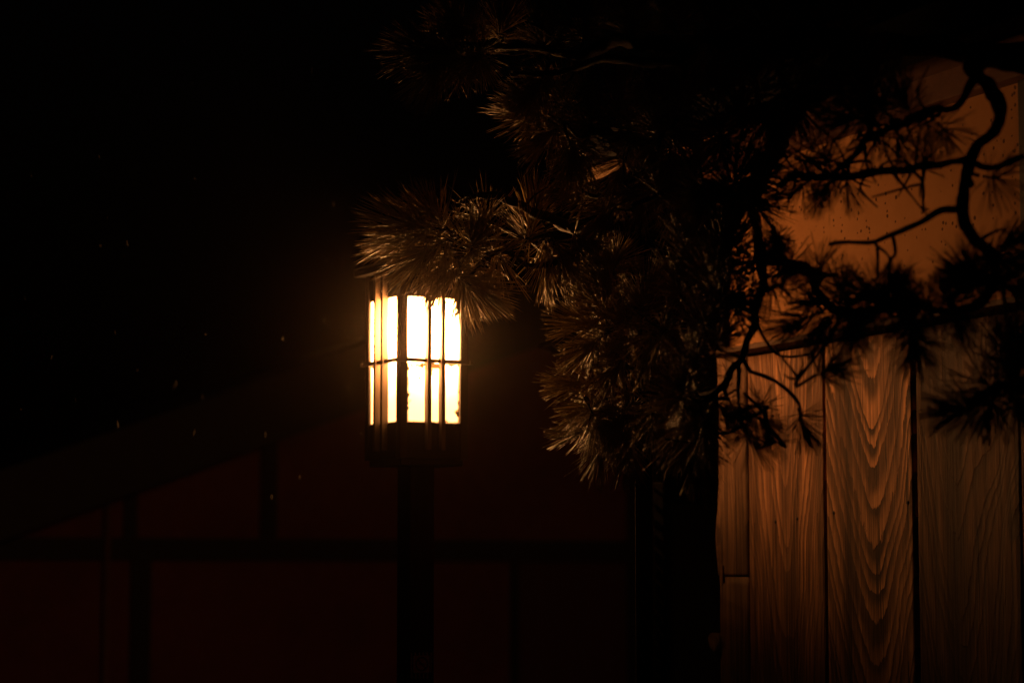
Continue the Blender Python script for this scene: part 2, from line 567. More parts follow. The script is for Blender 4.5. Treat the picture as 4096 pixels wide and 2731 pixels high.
# corner post at the wall's left end: old worn piece above, newer piece spliced in below, a knotty stub on its edge
zs = W.hit(2925, 2306, 0.005)[1]
uc_l = (u_l0 + u_l1) / 2
zk = W.hit(2870, 2140, 0.005)[1]
xk = uP(2872, 2140, 0.005) - uc_l
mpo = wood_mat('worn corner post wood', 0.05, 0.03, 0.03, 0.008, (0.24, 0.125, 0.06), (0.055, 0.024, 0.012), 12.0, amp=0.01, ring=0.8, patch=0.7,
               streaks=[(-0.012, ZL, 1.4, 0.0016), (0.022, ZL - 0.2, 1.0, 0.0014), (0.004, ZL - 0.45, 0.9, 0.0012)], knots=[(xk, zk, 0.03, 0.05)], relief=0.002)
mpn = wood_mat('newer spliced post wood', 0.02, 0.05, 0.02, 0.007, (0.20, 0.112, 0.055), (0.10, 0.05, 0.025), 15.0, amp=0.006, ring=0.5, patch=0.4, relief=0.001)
bulge = lambda z: -0.010 * math.exp(-((z - zk) / 0.05) ** 2) + 0.006 * math.exp(-((z - zk - 0.24) / 0.16) ** 2) - 0.004 * math.exp(-((z - zk - 0.5) / 0.2) ** 2)
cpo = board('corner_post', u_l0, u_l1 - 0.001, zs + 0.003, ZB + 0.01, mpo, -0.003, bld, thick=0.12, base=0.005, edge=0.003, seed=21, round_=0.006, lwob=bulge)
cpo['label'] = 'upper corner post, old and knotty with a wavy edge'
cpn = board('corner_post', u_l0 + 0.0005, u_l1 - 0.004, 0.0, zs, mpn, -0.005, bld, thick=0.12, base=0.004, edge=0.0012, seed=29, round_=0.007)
cpn['label'] = 'lower corner post, newer smooth spliced piece'
# splice tongue
ut, zt = W.hit(2884, 2300, 0.0075)
MB().pbox(W, ut - 0.006, ut + 0.006, zs - 0.01, zs + 0.022, -0.02, 0.0075).build('splice_tongue', M['ledge'], bld, bevel=0.001)
# stub
zq = W.hit(2840, 2560, 0.005)[1]
st = MB()
c0 = W.at(u_l0 + 0.010, zq - 0.012, -0.012)
st.tube([c0, c0 - W.u * 0.024 + Vector((0, 0, 0.002)), c0 - W.u * 0.044 + Vector((0, 0, 0.010)), c0 - W.u * 0.058 + Vector((0, 0, 0.018)), c0 - W.u * 0.064 + Vector((0, 0, 0.024))],
        [0.024, 0.022, 0.017, 0.010, 0.003], 16, 0.45, 4)
st.build('knot_stub', mpn, bld, smooth=True)

# ledge, plaster, wall posts, frieze, eave
ul = u_l0 - 0.02
MB().pbox(W, u_l0 + 0.02, bnd[-1], ZL, ZL + 0.010, -0.10, 0.046).build('ledge', M['ledge'], bld, bevel=0.002)
zpt = W.hit(4030, 345)[1]
pp = MB().pbox(W, u_l0 + 0.02, bnd[-1], ZL + 0.0105, zpt, -0.09, 0.0)
plo = pp.build('plaster_panel', M['plaster'], bld)
plo['label'] = 'ochre earth plaster with dark specks'
uw = uP(4047, 800, 0.03)
MB().pbox(W, uw, uw + 0.14, ZL + 0.011, zpt - 0.001, -0.05, 0.016).build('wall_post', M['black_timber'], bld, bevel=0.004)
MB().pbox(W, u_l0 + 0.02, u_l0 + 0.05, ZL + 0.011, zpt - 0.001, -0.05, 0.012).build('wall_post', M['dark_timber'], bld, bevel=0.003)
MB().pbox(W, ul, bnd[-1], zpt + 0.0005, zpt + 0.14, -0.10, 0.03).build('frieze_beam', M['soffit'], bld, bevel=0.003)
EO = 0.26
ze0 = W.hit(4096, 128, EO)[1]
ze1 = W.hit(4096, 74, EO)[1]
# soffit boards and fascia in two lengths, jointed
zpt2 = max(zpt + 0.1405, ze0 + 0.012)
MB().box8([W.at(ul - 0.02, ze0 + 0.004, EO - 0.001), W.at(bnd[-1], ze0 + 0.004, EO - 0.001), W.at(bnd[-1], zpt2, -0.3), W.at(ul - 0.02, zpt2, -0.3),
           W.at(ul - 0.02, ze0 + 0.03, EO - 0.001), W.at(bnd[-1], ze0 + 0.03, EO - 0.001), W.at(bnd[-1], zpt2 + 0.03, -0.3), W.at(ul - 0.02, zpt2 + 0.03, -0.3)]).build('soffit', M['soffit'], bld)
uj = uP(3953, 150, EO)
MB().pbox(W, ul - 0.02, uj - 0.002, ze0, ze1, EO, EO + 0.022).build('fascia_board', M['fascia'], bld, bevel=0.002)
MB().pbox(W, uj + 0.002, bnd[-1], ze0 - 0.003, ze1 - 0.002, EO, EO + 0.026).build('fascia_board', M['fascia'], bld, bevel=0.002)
rf = MB()
rf.box8([W.at(ul - 0.05, ze1 + 0.002, EO + 0.03), W.at(bnd[-1], ze1 + 0.002, EO + 0.03), W.at(bnd[-1], ze1 + 0.75, -1.2), W.at(ul - 0.05, ze1 + 0.75, -1.2),
         W.at(ul - 0.05, ze1 + 0.06, EO + 0.03), W.at(bnd[-1], ze1 + 0.06, EO + 0.03), W.at(bnd[-1], ze1 + 0.81, -1.2), W.at(ul - 0.05, ze1 + 0.81, -1.2)])
roof = rf.build('roof', M['roof'], bld)
tl = MB()
nt_ = int((bnd[-1] - ul + 0.05) / 0.22)
for i in range(nt_):
    u = ul - 0.05 + 0.11 + i * 0.22
    tl.tube([W.at(u, ze1 + 0.145, EO - 0.12), W.at(u, ze1 + 0.818, -1.2)], [0.035, 0.035], 8)
tl.build('ridge_tiles', M['roof'], roof, smooth=True)

# ------------------------------------------------------------------ lantern on its post
YL = DA * 1.00
MPX = YL / F                                     # metres per photo pixel there
C = P(1600, 1440, YL)
rv = Vector((math.cos(R(30)), math.sin(R(30)), 0))   # along the right face, going away
lv = Vector((-math.cos(R(60)), math.sin(R(60)), 0))  # along the left face, going away
S = 0.152 * YL / 4.7
k_ = YL / 4.7
zU1 = P(1600, 1180, YL).z
zU0 = P(1600, 1429, YL).z
zD1 = P(1600, 1445, YL).z
zD0 = P(1600, 1684, YL).z
zS1 = P(1600, 1075, YL).z
zS0 = P(1600, 1800, YL).z
zB0 = P(1600, 1830, YL).z
ctr = Vector((C.x, C.y, 0)) + (rv + lv) * S / 2
lan = empty('post_lantern', (ctr.x, ctr.y, 0), 'glowing wooden lantern with paper panes and slats on a dark square post', 'lantern')
pw = 0.0170 * k_
dz = Vector((0, 0, 1))
cxy = Vector((C.x, C.y, 0))
faces = [(cxy, rv, Vector((rv.y, -rv.x, 0))),
         (cxy + lv * S, -lv, Vector((-lv.y, lv.x, 0))),
         (cxy + lv * S + rv * S, -rv, Vector((-rv.y, rv.x, 0))),
         (cxy + rv * S, lv, Vector((lv.y, -lv.x, 0)))]
for i, (o_, a_, n_) in enumerate(faces):
    if (o_ + a_ * S / 2 - ctr).dot(n_) < 0:
        faces[i] = (o_, a_, -n_)
# corner posts
for c_ in (cxy, cxy + rv * (S - pw), cxy + lv * (S - pw), cxy + rv * (S - pw) + lv * (S - pw)):
    MB().box(c_ + dz * (zB0 + 0.0003), rv * pw, lv * pw, dz * (zS1 - zB0 - 0.0006)).build('corner_post', M['lantern_wood'], lan, bevel=0.0012)
rec = 0.004 * k_
hotw = ctr + dz * (zU1 * 0.55 + zU0 * 0.45)
hot = tuple(hotw - origin_of(lan))
for fi, (o_, a_, n_) in enumerate(faces):
    w = S - 2 * pw
    # frame rails top, bottom
    for za, zb in ((zB0 + 0.0003, zD0), (zU1, zS1 - 0.0003)):
        MB().box(o_ + a_ * (pw + 0.0003) - n_ * 0.002 + dz * za, a_ * (w - 0.0006), -n_ * (pw * 0.8), dz * (zb - za)).build('frame_rail', M['black_timber'], lan)
    # thin middle rail, standing proud and running past the corners
    MB().box(o_ - a_ * 0.008 * k_ + n_ * 0.0005 + dz * zD1, a_ * (S + 0.016 * k_), n_ * (0.0055 * k_), dz * (zU0 - zD1)).build('middle_rail', M['lantern_wood'], lan)
    # slats
    sw, sd = 0.0090 * k_, 0.0102 * k_
    for cx_ in (0.0605, 0.0915):
        MB().box(o_ + a_ * (cx_ * k_ - sw / 2) + n_ * (0.0003 - rec) + dz * (zS0 + 0.002), a_ * sw, n_ * (sd + rec), dz * (zS1 - zS0 - 0.0025)).build('slat', M['lantern_slat'], lan, bevel=0.0008)
        
    for up, (za, zb) in ((1, (zU0 + 0.0005, zU1 - 0.0005)), (0, (zD0 + 0.0005, zD1 - 0.0005))):
        p0 = o_ + a_ * (pw + 0.0008) - n_ * rec
        q0 = p0 + a_ * (w - 0.0016)
        mb = MB()
        mb.quad(p0 + dz * za, q0 + dz * za, q0 + dz * zb, p0 + dz * zb)
        pm = pane_mat('lit paper pane', 0.03 if up else (1.7 if fi == 0 else 0.7), 0.03 if up else (0.45 if fi == 0 else 0.25), fi * 3.1 + up * 1.7 + 0.4, hot)
        po = mb.build('paper_pane', pm, lan)
        uvl = po.data.uv_layers.new(name='UVMap')
        for li, uv in enumerate(((0, 0), (1, 0), (1, 1), (0, 1))):
            uvl.data[li].uv = uv
# inner backing so the box is closed, base, cap
e_ = 0.010 * k_
MB().box(cxy + rv * e_ * 0.7 + lv * e_ * 0.7 + dz * zB0, rv * (S - e_ * 1.4), lv * (S - e_ * 1.4), -dz * 0.012).build('base_board', M['black_timber'], lan, bevel=0.002)
oh = 0.018 * k_
MB().box(cxy - rv * oh - lv * oh + dz * zS1, rv * (S + 2 * oh), lv * (S + 2 * oh), dz * 0.014).build('cap_board', M['black_timber'], lan, bevel=0.002)
cap = MB()
q = [cxy - rv * oh - lv * oh, cxy + rv * (S + oh) - lv * oh, cxy + rv * (S + oh) + lv * (S + oh), cxy - rv * oh + lv * (S + oh)]
i = len(cap.v)
cap.v += [p + dz * (zS1 + 0.0145) for p in q] + [ctr + dz * (zS1 + 0.055)]
cap.f += [(0, 1, 4), (1, 2, 4), (2, 3, 4), (3, 0, 4), (3, 2, 1, 0)]
cap.build('cap_roof', M['metal_cap'], lan)
ps = 0.0545 * k_
po0 = ctr - (rv + lv) * ps / 2
post = MB().box(po0, rv * ps, lv * ps, dz * (zB0 - 0.0125)).build('post', M['post_wood'], lan, bevel=0.002)
# notice plate on the right face of the post: a barred circle between two rows of short bars
nR = Vector((rv.y, -rv.x, 0))
if nR.y > 0: nR = -nR
pl_u = lambda f_: po0 + rv * (ps * f_)
zc = [P(1682, y, YL).z for y in (2615, 2625, 2695, 2718)]
zmid = (zc[1] + zc[2]) / 2
hh = (zc[1] - zc[2]) / 2
pw_ = ps * 0.80
pc = po0 + rv * (ps * 0.47) + nR * 0.0006 + dz * zmid
plate = MB().box(pc - rv * (pw_ * 0.40) - dz * hh, rv * (pw_ * 0.80), nR * 0.0022, dz * (2 * hh)).build('notice_plate', M['plate'], lan)


def disc_ring(mb, c, r0, r1, n=36, off=0.0):
    i0 = len(mb.v)
    for k in range(n):
        a = 2 * math.pi * k / n
        dirv = rv * math.cos(a) + dz * math.sin(a)
        mb.v += [c + dirv * r0, c + dirv * r1]
    for k in range(n):
        a = i0 + 2 * k; b_ = i0 + 2 * ((k + 1) % n)
        mb.f.append((a, b_, b_ + 1, a + 1))


rg = MB()
fc = pc + nR * 0.0030
rr_ = min(hh, pw_ * 0.4) * 0.86
disc_ring(rg, fc, rr_ * 0.78, rr_)
dd = (rv * -1 + dz).normalized(); ee = (rv + dz).normalized()
rg.quad(fc + dd * rr_ * 0.8 - ee * rr_ * 0.1, fc - dd * rr_ * 0.8 - ee * rr_ * 0.1, fc - dd * rr_ * 0.8 + ee * rr_ * 0.1, fc + dd * rr_ * 0.8 + ee * rr_ * 0.1)
rg.quad(fc + nR * .0004 - rv * rr_ * .5 - dz * rr_ * .05, fc + nR * .0004 + rv * rr_ * .5 - dz * rr_ * .05, fc + nR * .0004 + rv * rr_ * .5 + dz * rr_ * .10, fc + nR * .0004 - rv * rr_ * .5 + dz * rr_ * .10)
rg.build('barred_circle', M['plate_mark'], plate)
br = MB()
for k in range(6):
    f_ = -0.5 + k / 5
    x_ = pc + rv * (pw_ * f_)
    tall = k in (0, 5)
    br.box(x_ - rv * 0.0009 + dz * (-hh if tall else hh + 0.0006), rv * 0.0018, nR * 0.002, dz * ((2 * hh if tall else 0) + 0.0055))
for k in range(5):
    f_ = -0.5 + k / 5 + 0.02
    x_ = pc + rv * (pw_ * f_)
    br.box(x_ - rv * 0.0009 - dz * (hh + 0.0115), rv * 0.0018, nR * 0.002, dz * 0.010)
br.build('plate_bars', M['plate'], plate)

# ------------------------------------------------------------------ added dark slatted fence, seen end on, to shade the lower plank wall
fz = P(2590, 1530, 4.2).z
FDROP = 0.13
fa, fb = P(2556, 2400, 4.13), P(2614, 2400, 4.82)
fdir = Vector((fb.x - fa.x, fb.y - fa.y, 0)); flen = fdir.length; fdir.normalize()
fno = Vector((fdir.y, -fdir.x, 0))
fa = Vector((fa.x, fa.y, 0))
fen = empty('shade_baffle', fa, 'added dark louvred fence seen end on in the black gap left of the cedar boards', 'baffle')
MB().box(fa - fno * 0.006, fno * 0.030, fdir * 0.030, dz * (fz - 0.02)).build('baffle_end_post', M['baffle_black'], fen, bevel=0.003)
MB().box(fa + fdir * (flen - 0.03) - fno * 0.006, fno * 0.030, fdir * 0.030, dz * (fz - 0.02 - FDROP)).build('baffle_end_post', M['baffle_black'], fen, bevel=0.003)
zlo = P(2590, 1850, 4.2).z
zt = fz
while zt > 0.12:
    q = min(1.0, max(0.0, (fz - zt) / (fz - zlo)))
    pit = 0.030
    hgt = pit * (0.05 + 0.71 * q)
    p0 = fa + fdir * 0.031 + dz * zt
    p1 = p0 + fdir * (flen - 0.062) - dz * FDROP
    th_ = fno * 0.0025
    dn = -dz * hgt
    MB().box8([p0 + dn, p1 + dn, p1 + dn + th_, p0 + dn + th_, p0, p1, p1 + th_, p0 + th_]).build('slat', M['baffle_black'], fen)
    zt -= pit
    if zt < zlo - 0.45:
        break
MB().box(fa + fdir * 0.031 + dz * 0.06, fno * 0.012, fdir * (flen - 0.062), dz * (zt - FDROP - 0.09)).build('baffle_lower_panel', M['baffle_black'], fen)

# ------------------------------------------------------------------ timber house behind
YH = 8.6
H0 = P(1300, 2200, YH)
H = Plane((H0.x, H0.y), (math.cos(R(22)), math.sin(R(22)), 0))
if H.n.y > 0: H.n = -H.n
hs = empty('timber_house', H.at(0, 0), 'dim reddish plastered house with dark timber framing and a gable, behind the lantern', 'house')
hu = lambda px, py, off=0.0: H.hit(px, py, off)
za_ = hu(94, 2130, 0.33)
zb_ = hu(1000, 1802, 0.33)
slope = (zb_[1] - za_[1]) / (zb_[0] - za_[0])
vz = lambda u: za_[1] + 0.06 + (u - za_[0]) * slope
uL = hu(-500, 2200)[0]
uA = hu(2050, 1500)[0]
uRR = hu(2520, 2000)[0]
zA = vz(uA)
vzz = lambda u: vz(u) if u < uA else zA - (u - uA) * slope
zbm0, zbm1 = hu(1300, 2240)[1], hu(1300, 2155)[1]
uMid = hu(2064, 2300)[0]
# walls: panels between the timbers
for name, u0, u1, lab, mat in (('lower_wall', uL, uMid, None, M['house_plaster']), ('side_boarding', uMid, uRR, 'darker boarding at the right of the house', M['house_board'])):
    o = MB().pbox(H, u0, u1, 0.0, zbm0 - 0.001, -0.12, 0.0).build(name, mat, hs)
    if lab: o['label'] = lab
gw = MB()
us = [za_[0] + (zbm1 + 0.001 - 0.06 - za_[1]) / slope, hu(1400, 2000)[0], uA, uRR]
front = [H.at(us[0], zbm1 + 0.001)] + [H.at(uRR, zbm1 + 0.001)] + [H.at(u, vzz(u)) for u in (uRR, uA)]
gw.v += front + [p - H.n * 0.12 for p in front]
gw.f += [(0, 1, 2, 3), (7, 6, 5, 4), (0, 4, 5, 1), (1, 5, 6, 2), (2, 6, 7, 3), (3, 7, 4, 0)]
gw.build('gable_wall', M['house_plaster'], hs)
MB().pbox(H, uL, uRR, zbm0, zbm1, -0.1, 0.03).build('beam', M['black_timber'], hs)
def hpost(pa, pb, z0, z1):
    u0, u1 = hu(pa, 2200, 0.03)[0], hu(pb, 2200, 0.03)[0]
    MB().pbox(H, u0, u1, z0, z1, -0.08, 0.032).build('wall_post', M['black_timber'], hs)
hpost(530, 606, 0.0, zbm0 - 0.001)
hpost(498, 546, zbm1 + 0.001, vz(hu(520, 2000)[0]) + 0.02)
hpost(1046, 1106, zbm1 + 0.001, vz(hu(1075, 2000)[0]) + 0.02)
hpost(2052, 2074, 0.0, zbm0 - 0.001)
hpost(2520, 2640, 0.0, zA - 0.4)
dw = MB().pbox(H, hu(2640, 2200)[0], hu(4200, 2200)[0], 0, zA - 0.6, -0.5, -0.3).build('dark_recess', M['black_timber'], hs)
pip = MB()
up_ = hu(430, 2200, 0.06)[0]
pip.tube([H.at(up_, 0, 0.06), H.at(up_, vz(up_) - 0.02, 0.06)], [0.010, 0.010], 8)
pip.build('downpipe', M['pipe'], hs, smooth=True)
# roof with deep verge
rfm = MB()
uE = za_[0] - 2.5
th = 0.14
for (ua, ub) in ((uE, uA), (uA + 0.0, uA + (uA - uE))):
    za2, zb2 = vzz(ua), vzz(ub)
    rfm.box8([H.at(ua, za2 + 0.002, 0.28), H.at(ub, zb2 + 0.002, 0.28), H.at(ub, zb2 + 0.002, -5), H.at(ua, za2 + 0.002, -5),
              H.at(ua, za2 + th, 0.28), H.at(ub, zb2 + th, 0.28), H.at(ub, zb2 + th, -5), H.at(ua, za2 + th, -5)])
rfm.build('roof', M['roof'], hs)
bg = MB()
for (ua, ub) in ((uE, uA), (uA, uA + (uA - uE))):
    za2, zb2 = vzz(ua), vzz(ub)
    bg.box8([H.at(ua, za2 - 0.06, 0.33), H.at(ub, zb2 - 0.06, 0.33), H.at(ub, zb2 - 0.06, 0.285), H.at(ua, za2 - 0.06, 0.285),
             H.at(ua, za2 + th + 0.03, 0.33), H.at(ub, zb2 + th + 0.03, 0.33), H.at(ub, zb2 + th + 0.03, 0.285), H.at(ua, za2 + th + 0.03, 0.285)])
bg.build('bargeboard', M['black_timber'], hs)

# ------------------------------------------------------------------ pine tree
TX, TY = 0.93, 3.30
pine = empty('pine_tree', (TX, TY, 0), 'dark pine tree with long needles spreading over the lantern and the plank wall', 'tree')
PO = origin_of(pine)
trunk_pts = [(TX + 0.02, TY - 0.05, 0), (TX - 0.01, TY, 0.5), (TX + 0.03, TY + 0.02, 1.1), (TX - 0.02, TY + 0.03, 1.7), (TX + 0.02, TY + 0.05, 2.15), (TX - 0.03, TY + 0.02, 2.5), (TX + 0.03, TY, 2.9)]


def spline(pts, per=6):
    """Catmull-Rom through points"""
    pts = [Vector(p) for p in pts]
    out = []
    for i in range(len(pts) - 1):
        p0 = pts[max(i - 1, 0)]; p1 = pts[i]; p2 = pts[i + 1]; p3 = pts[min(i + 2, len(pts) - 1)]
        for k in range(per):
            t = k / per
            out.append(0.5 * ((2 * p1) + (p2 - p0) * t + (2 * p0 - 5 * p1 + 4 * p2 - p3) * t * t + (3 * p1 - p0 - 3 * p2 + p3) * t ** 3))
    out.append(pts[-1])
    return out


tp = spline(trunk_pts, 8)
MB().tube(tp, [0.085 - 0.055 * i / (len(tp) - 1) for i in range(len(tp))], 14, 0.35, 1).build('trunk', M['bark'], pine, smooth=True)

def VP(vx, vy, Y):
    q = min(1.0, max(0.0, (1720 - vx) / 420))
    return V(vx, vy, Y + (0.40 + YOFF[0]) * q * q * (3 - 2 * q))


YOFF = [0.0]


# needle tufts -------------------------------------------------------
def tuft_mesh(idx, count, shoot, spread0, spread1, seed, droop=0.0):
    rnd = random.Random(seed)
    v, f, mi = [], [], []

    def needle(base, dirv, length, rad, bend):
        a = dirv.orthogonal().normalized()
        b = dirv.cross(a)
        ph = rnd.random() * 6.28
        i0 = len(v)
        side = (a * math.cos(ph) + b * math.sin(ph)) * bend
        for t, rr in ((0.0, 0.8), (0.5, 1.0), (0.88, 0.85)):
            c = base + dirv * (length * t) + side * (t * t) * length
            for j in range(3):
                an = ph + 2.094 * j
                v.append(c + (a * math.cos(an) + b * math.sin(an)) * rad * rr)
        v.append(base + dirv * length + side * length)
        for s in range(2):
            for j in range(3):
                k0 = i0 + s * 3 + j; k1 = i0 + s * 3 + (j + 1) % 3
                f.append((k0, k1, k1 + 3, k0 + 3)); mi.append(0)
        e = i0 + 6
        for j in range(3):
            f.append((e + j, e + (j + 1) % 3, e + 3)); mi.append(0)

    for i in range(count):
        t = rnd.random() ** 0.8
        ang = R(spread0 + (spread1 - spread0) * t + rnd.gauss(0, 9))
        az = rnd.random() * 6.283
        dirv = Vector((math.sin(ang) * math.cos(az), math.sin(ang) * math.sin(az), math.cos(ang)))
        base = Vector((0, 0, -shoot * 0.75 + shoot * t)) + Vector((math.cos(az), math.sin(az), 0)) * 0.003
        L = (0.094 + rnd.gauss(0, 0.009)) * (0.9 + 0.2 * t)
        # a fascicle of two needles
        for q in range(2):
            d2 = (dirv + Vector((rnd.gauss(0, .035), rnd.gauss(0, .035), rnd.gauss(0, .035)))).normalized()
            needle(base, d2, L * rnd.uniform(0.93, 1.03), 0.00078 + rnd.random() * 0.00030, rnd.uniform(0.0, 0.14))
    # shoot and bud
    mb = MB()
    mb.tube([(0, 0, -shoot), (0.001, 0, -shoot * .5), (0, 0.001, 0)], [0.0034, 0.0030, 0.0026], 7, 0.3, seed)
    i0 = len(v); v += mb.v
    for q in mb.f: f.append(tuple(i0 + k for k in q)); mi.append(1)
    mb = MB()
    for k in range(rnd.choice((1, 2, 3))):
        dx, dy = rnd.uniform(-.008, .008), rnd.uniform(-.008, .008)
        h = rnd.uniform(0.010, 0.020)
        mb.tube([(dx * .3, dy * .3, -0.002), (dx * .6, dy * .6, h * .4), (dx, dy, h * .8), (dx * 1.1, dy * 1.1, h)], [0.0026, 0.0034, 0.0022, 0.0006], 7)
    i0 = len(v); v += mb.v
    for q in mb.f: f.append(tuple(i0 + k for k in q)); mi.append(2)
    me = bpy.data.meshes.new('needle_tuft')
    me.from_pydata([tuple(p) for p in v], [], f)
    me.materials.append(M['needle']); me.materials.append(M['bark']); me.materials.append(M['bud'])
    me.polygons.foreach_set('material_index', mi)
    me.polygons.foreach_set('use_smooth', [True] * len(me.polygons))
    me.update()
    return me


FULL = [tuft_mesh(i, 105, 0.055, 88, 14, 100 + i) for i in range(5)]      # full brush
SPARSE = [tuft_mesh(i, 38, 0.035, 100, 20, 200 + i) for i in range(3)]   # thin tuft
FAN = [tuft_mesh(i, 85, 0.060, 62, 8, 300 + i) for i in range(4)]       # forward fan


def nearest(pts, p):
    best = min(range(len(pts)), key=lambda i: (pts[i] - p).length)
    return best


def branch(path, tufts, rads=None, label=None, seed=0, extra=(), ts=1.0, more=0.0, twigs=14):
    """path: list of world points from the trunk side outwards; tufts: (pos, dir, kind, scale)"""
    sp_ = spline(path, 10)
    n = len(sp_)
    # knobbly wander
    for i in range(1, n - 1):
        w = Vector((noise.noise(sp_[i] * 9 + Vector((seed, 0, 0))), noise.noise(sp_[i] * 9 + Vector((0, seed, 5))), noise.noise(sp_[i] * 9 + Vector((3, 0, seed)))))
        w2 = Vector((noise.noise(sp_[i] * 31 + Vector((seed, 2, 0))), noise.noise(sp_[i] * 31 + Vector((0, seed, 7))), noise.noise(sp_[i] * 31 + Vector((4, 1, seed)))))
        sp_[i] = sp_[i] + w * 0.011 + w2 * 0.006
    m = len(rads)
    rr = []
    for i in range(n):
        t = i / (n - 1) * (m - 1)
        k = min(int(t), m - 2)
        rr.append(rads[k] + (rads[k + 1] - rads[k]) * (t - k))
    mb = MB()
    mb.tube(sp_, rr, 12, 0.6, seed)
    all_pts = list(sp_)
    for (pts, ra, rb) in extra:
        q = spline(pts, 6)
        j = nearest(all_pts, q[0])
        q = [all_pts[j]] + q[1:]
        mb.tube(q, [ra + (rb - ra) * i / (len(q) - 1) for i in range(len(q))], 8, 0.45, seed + 2)
        all_pts += q
    items = []
    tufts = list(tufts)
    for (pos, dirv, kind, scale) in list(tufts):
        k = more
        while random.random() < k:
            k -= 1
            off = Vector((random.gauss(0, .036), random.gauss(0, .036), random.gauss(0, .036)))
            dn = Vector(dirv).normalized() + Vector((random.gauss(0, .5), random.gauss(0, .5), random.gauss(0, .5)))
            tufts.append((pos - Vector(dirv).normalized() * 0.03 + off, dn, random.choice(('full', 'fan', 'sparse')), scale * random.uniform(.8, 1.05)))
    tufts = [(p_, d_, k_, s_ * ts) for (p_, d_, k_, s_) in tufts]
    for (pos, dirv, kind, scale) in tufts:
        dirv = Vector(dirv).normalized()
        base = pos - dirv * 0.045 * scale
        j = nearest(all_pts, base)
        a = all_pts[j]
        if (a - base).length > 0.012:
            mid1 = a.lerp(base, 0.4) + Vector((random.uniform(-1, 1), random.uniform(-1, 1), random.uniform(-1.2, .6))) * 0.10 * (a - base).length
            mid2 = base - dirv * min(0.04, (a - base).length * .4)
            q = spline([a, mid1, mid2, base], 5)
            mb.tube(q, [0.0034 - 0.0010 * i / (len(q) - 1) for i in range(len(q))], 6, 0.4, seed + j)
            all_pts += q[5:]
        items.append((pos, dirv, kind, scale))
    for _ in range(twigs):
        a = random.choice(all_pts[len(all_pts) // 6:])
        dv = Vector((random.gauss(-.3, .8), random.gauss(-.1, .5), random.gauss(-.1, .8))).normalized()
        L = random.uniform(0.025, 0.08)
        q = spline([a, a + dv * L * .5 + Vector((random.gauss(0, .1), 0, random.gauss(0, .1))) * L, a + dv * L + Vector((random.gauss(0, .25), 0, random.gauss(0, .25))) * L], 5)
        mb.tube(q, [0.0026 - 0.0016 * i / (len(q) - 1) for i in range(len(q))], 6, 0.6, seed)
    bo = mb.build('branch', M['bark'], pine, smooth=True)
    if label: bo['label'] = label
    for (pos, dirv, kind, scale) in items:
        me = random.choice({'full': FULL, 'sparse': SPARSE, 'fan': FAN}[kind])
        o = bpy.data.objects.new('needle_tuft', me)
        COL.objects.link(o)
        o.parent = bo
        o.location = pos - PO
        qd = Vector((0, 0, 1)).rotation_difference(dirv) @ Quaternion((0, 0, 1), random.uniform(0, 6.28))
        o.rotation_mode = 'QUATERNION'
        o.rotation_quaternion = qd
        o.scale = (scale, scale, scale)
    return bo


def T(vx, vy, Y, dx, dy, dd_=0.0, kind='full', s=1.0):
    """tuft at view pixel, pointing dx right / dy down / dd_ away from the camera"""
    return (VP(vx, vy, Y), Vector((dx, dd_, -dy)), kind, s)


trunk_top = Vector((TX, TY + 0.03, 2.28))
# 1: the lit limb over the lantern
branch([VP(1960, 102, 3.52), VP(1860, 200, 3.6), VP(1790, 330, 3.66), VP(1720, 450, 3.74), VP(1640, 515, 3.8), VP(1560, 527, 3.82), VP(1400, 516, 3.86), VP(1331, 523, 3.87), VP(1270, 505, 3.88), VP(1199, 475, 3.88), VP(1107, 448, 3.90), VP(1040, 470, 3.92)],
       [T(962, 520, 3.95, -1, -.12, -.15, 'full', 1.08), T(985, 575, 3.93, -.85, .55, -.2, 'fan', 1.0), T(925, 548, 3.98, -1, .25, .2, 'fan', .8), T(1010, 505, 3.96, -.6, -.7, .1, 'full', .8),
        T(1062, 640, 3.94, .25, 1, .05, 'full', .9), T(1085, 655, 3.92, .9, .55, -.1, 'fan', .86), T(1020, 620, 3.97, -.4, 1, .2, 'fan', .8), T(1085, 560, 3.90, .1, -.5, -.9, 'full', .85),
        T(1150, 590, 3.9, .6, .5, -.5, 'sparse', .9), T(1220, 500, 3.92, .1, -1, .1, 'fan', .8), T(1255, 595, 3.88, .05, 1, .05, 'fan', .82), T(1290, 590, 3.86, .45, .9, -.1, 'fan', .8),
        T(1200, 545, 3.86, -.6, -.2, -.7, 'sparse', .8), T(1340, 560, 3.84, .5, .6, -.4, 'fan', .8), T(1110, 500, 3.95, -.4, -.3, -.8, 'sparse', .9)],
       rads=[0.016, 0.0155, 0.015, 0.014, 0.013, 0.012, 0.011, 0.0105, 0.0095, 0.008, 0.006, 0.004], seed=2, ts=1.00, more=0.25, label='limb reaching over the lantern with lit needle tufts',
       extra=[([VP(1360, 520, 3.86), VP(1322, 571, 3.86), VP(1278, 602, 3.86), VP(1217, 611, 3.87), VP(1155, 576, 3.88), VP(1111, 598, 3.89), VP(1075, 640, 3.92)], 0.008, 0.0035)])
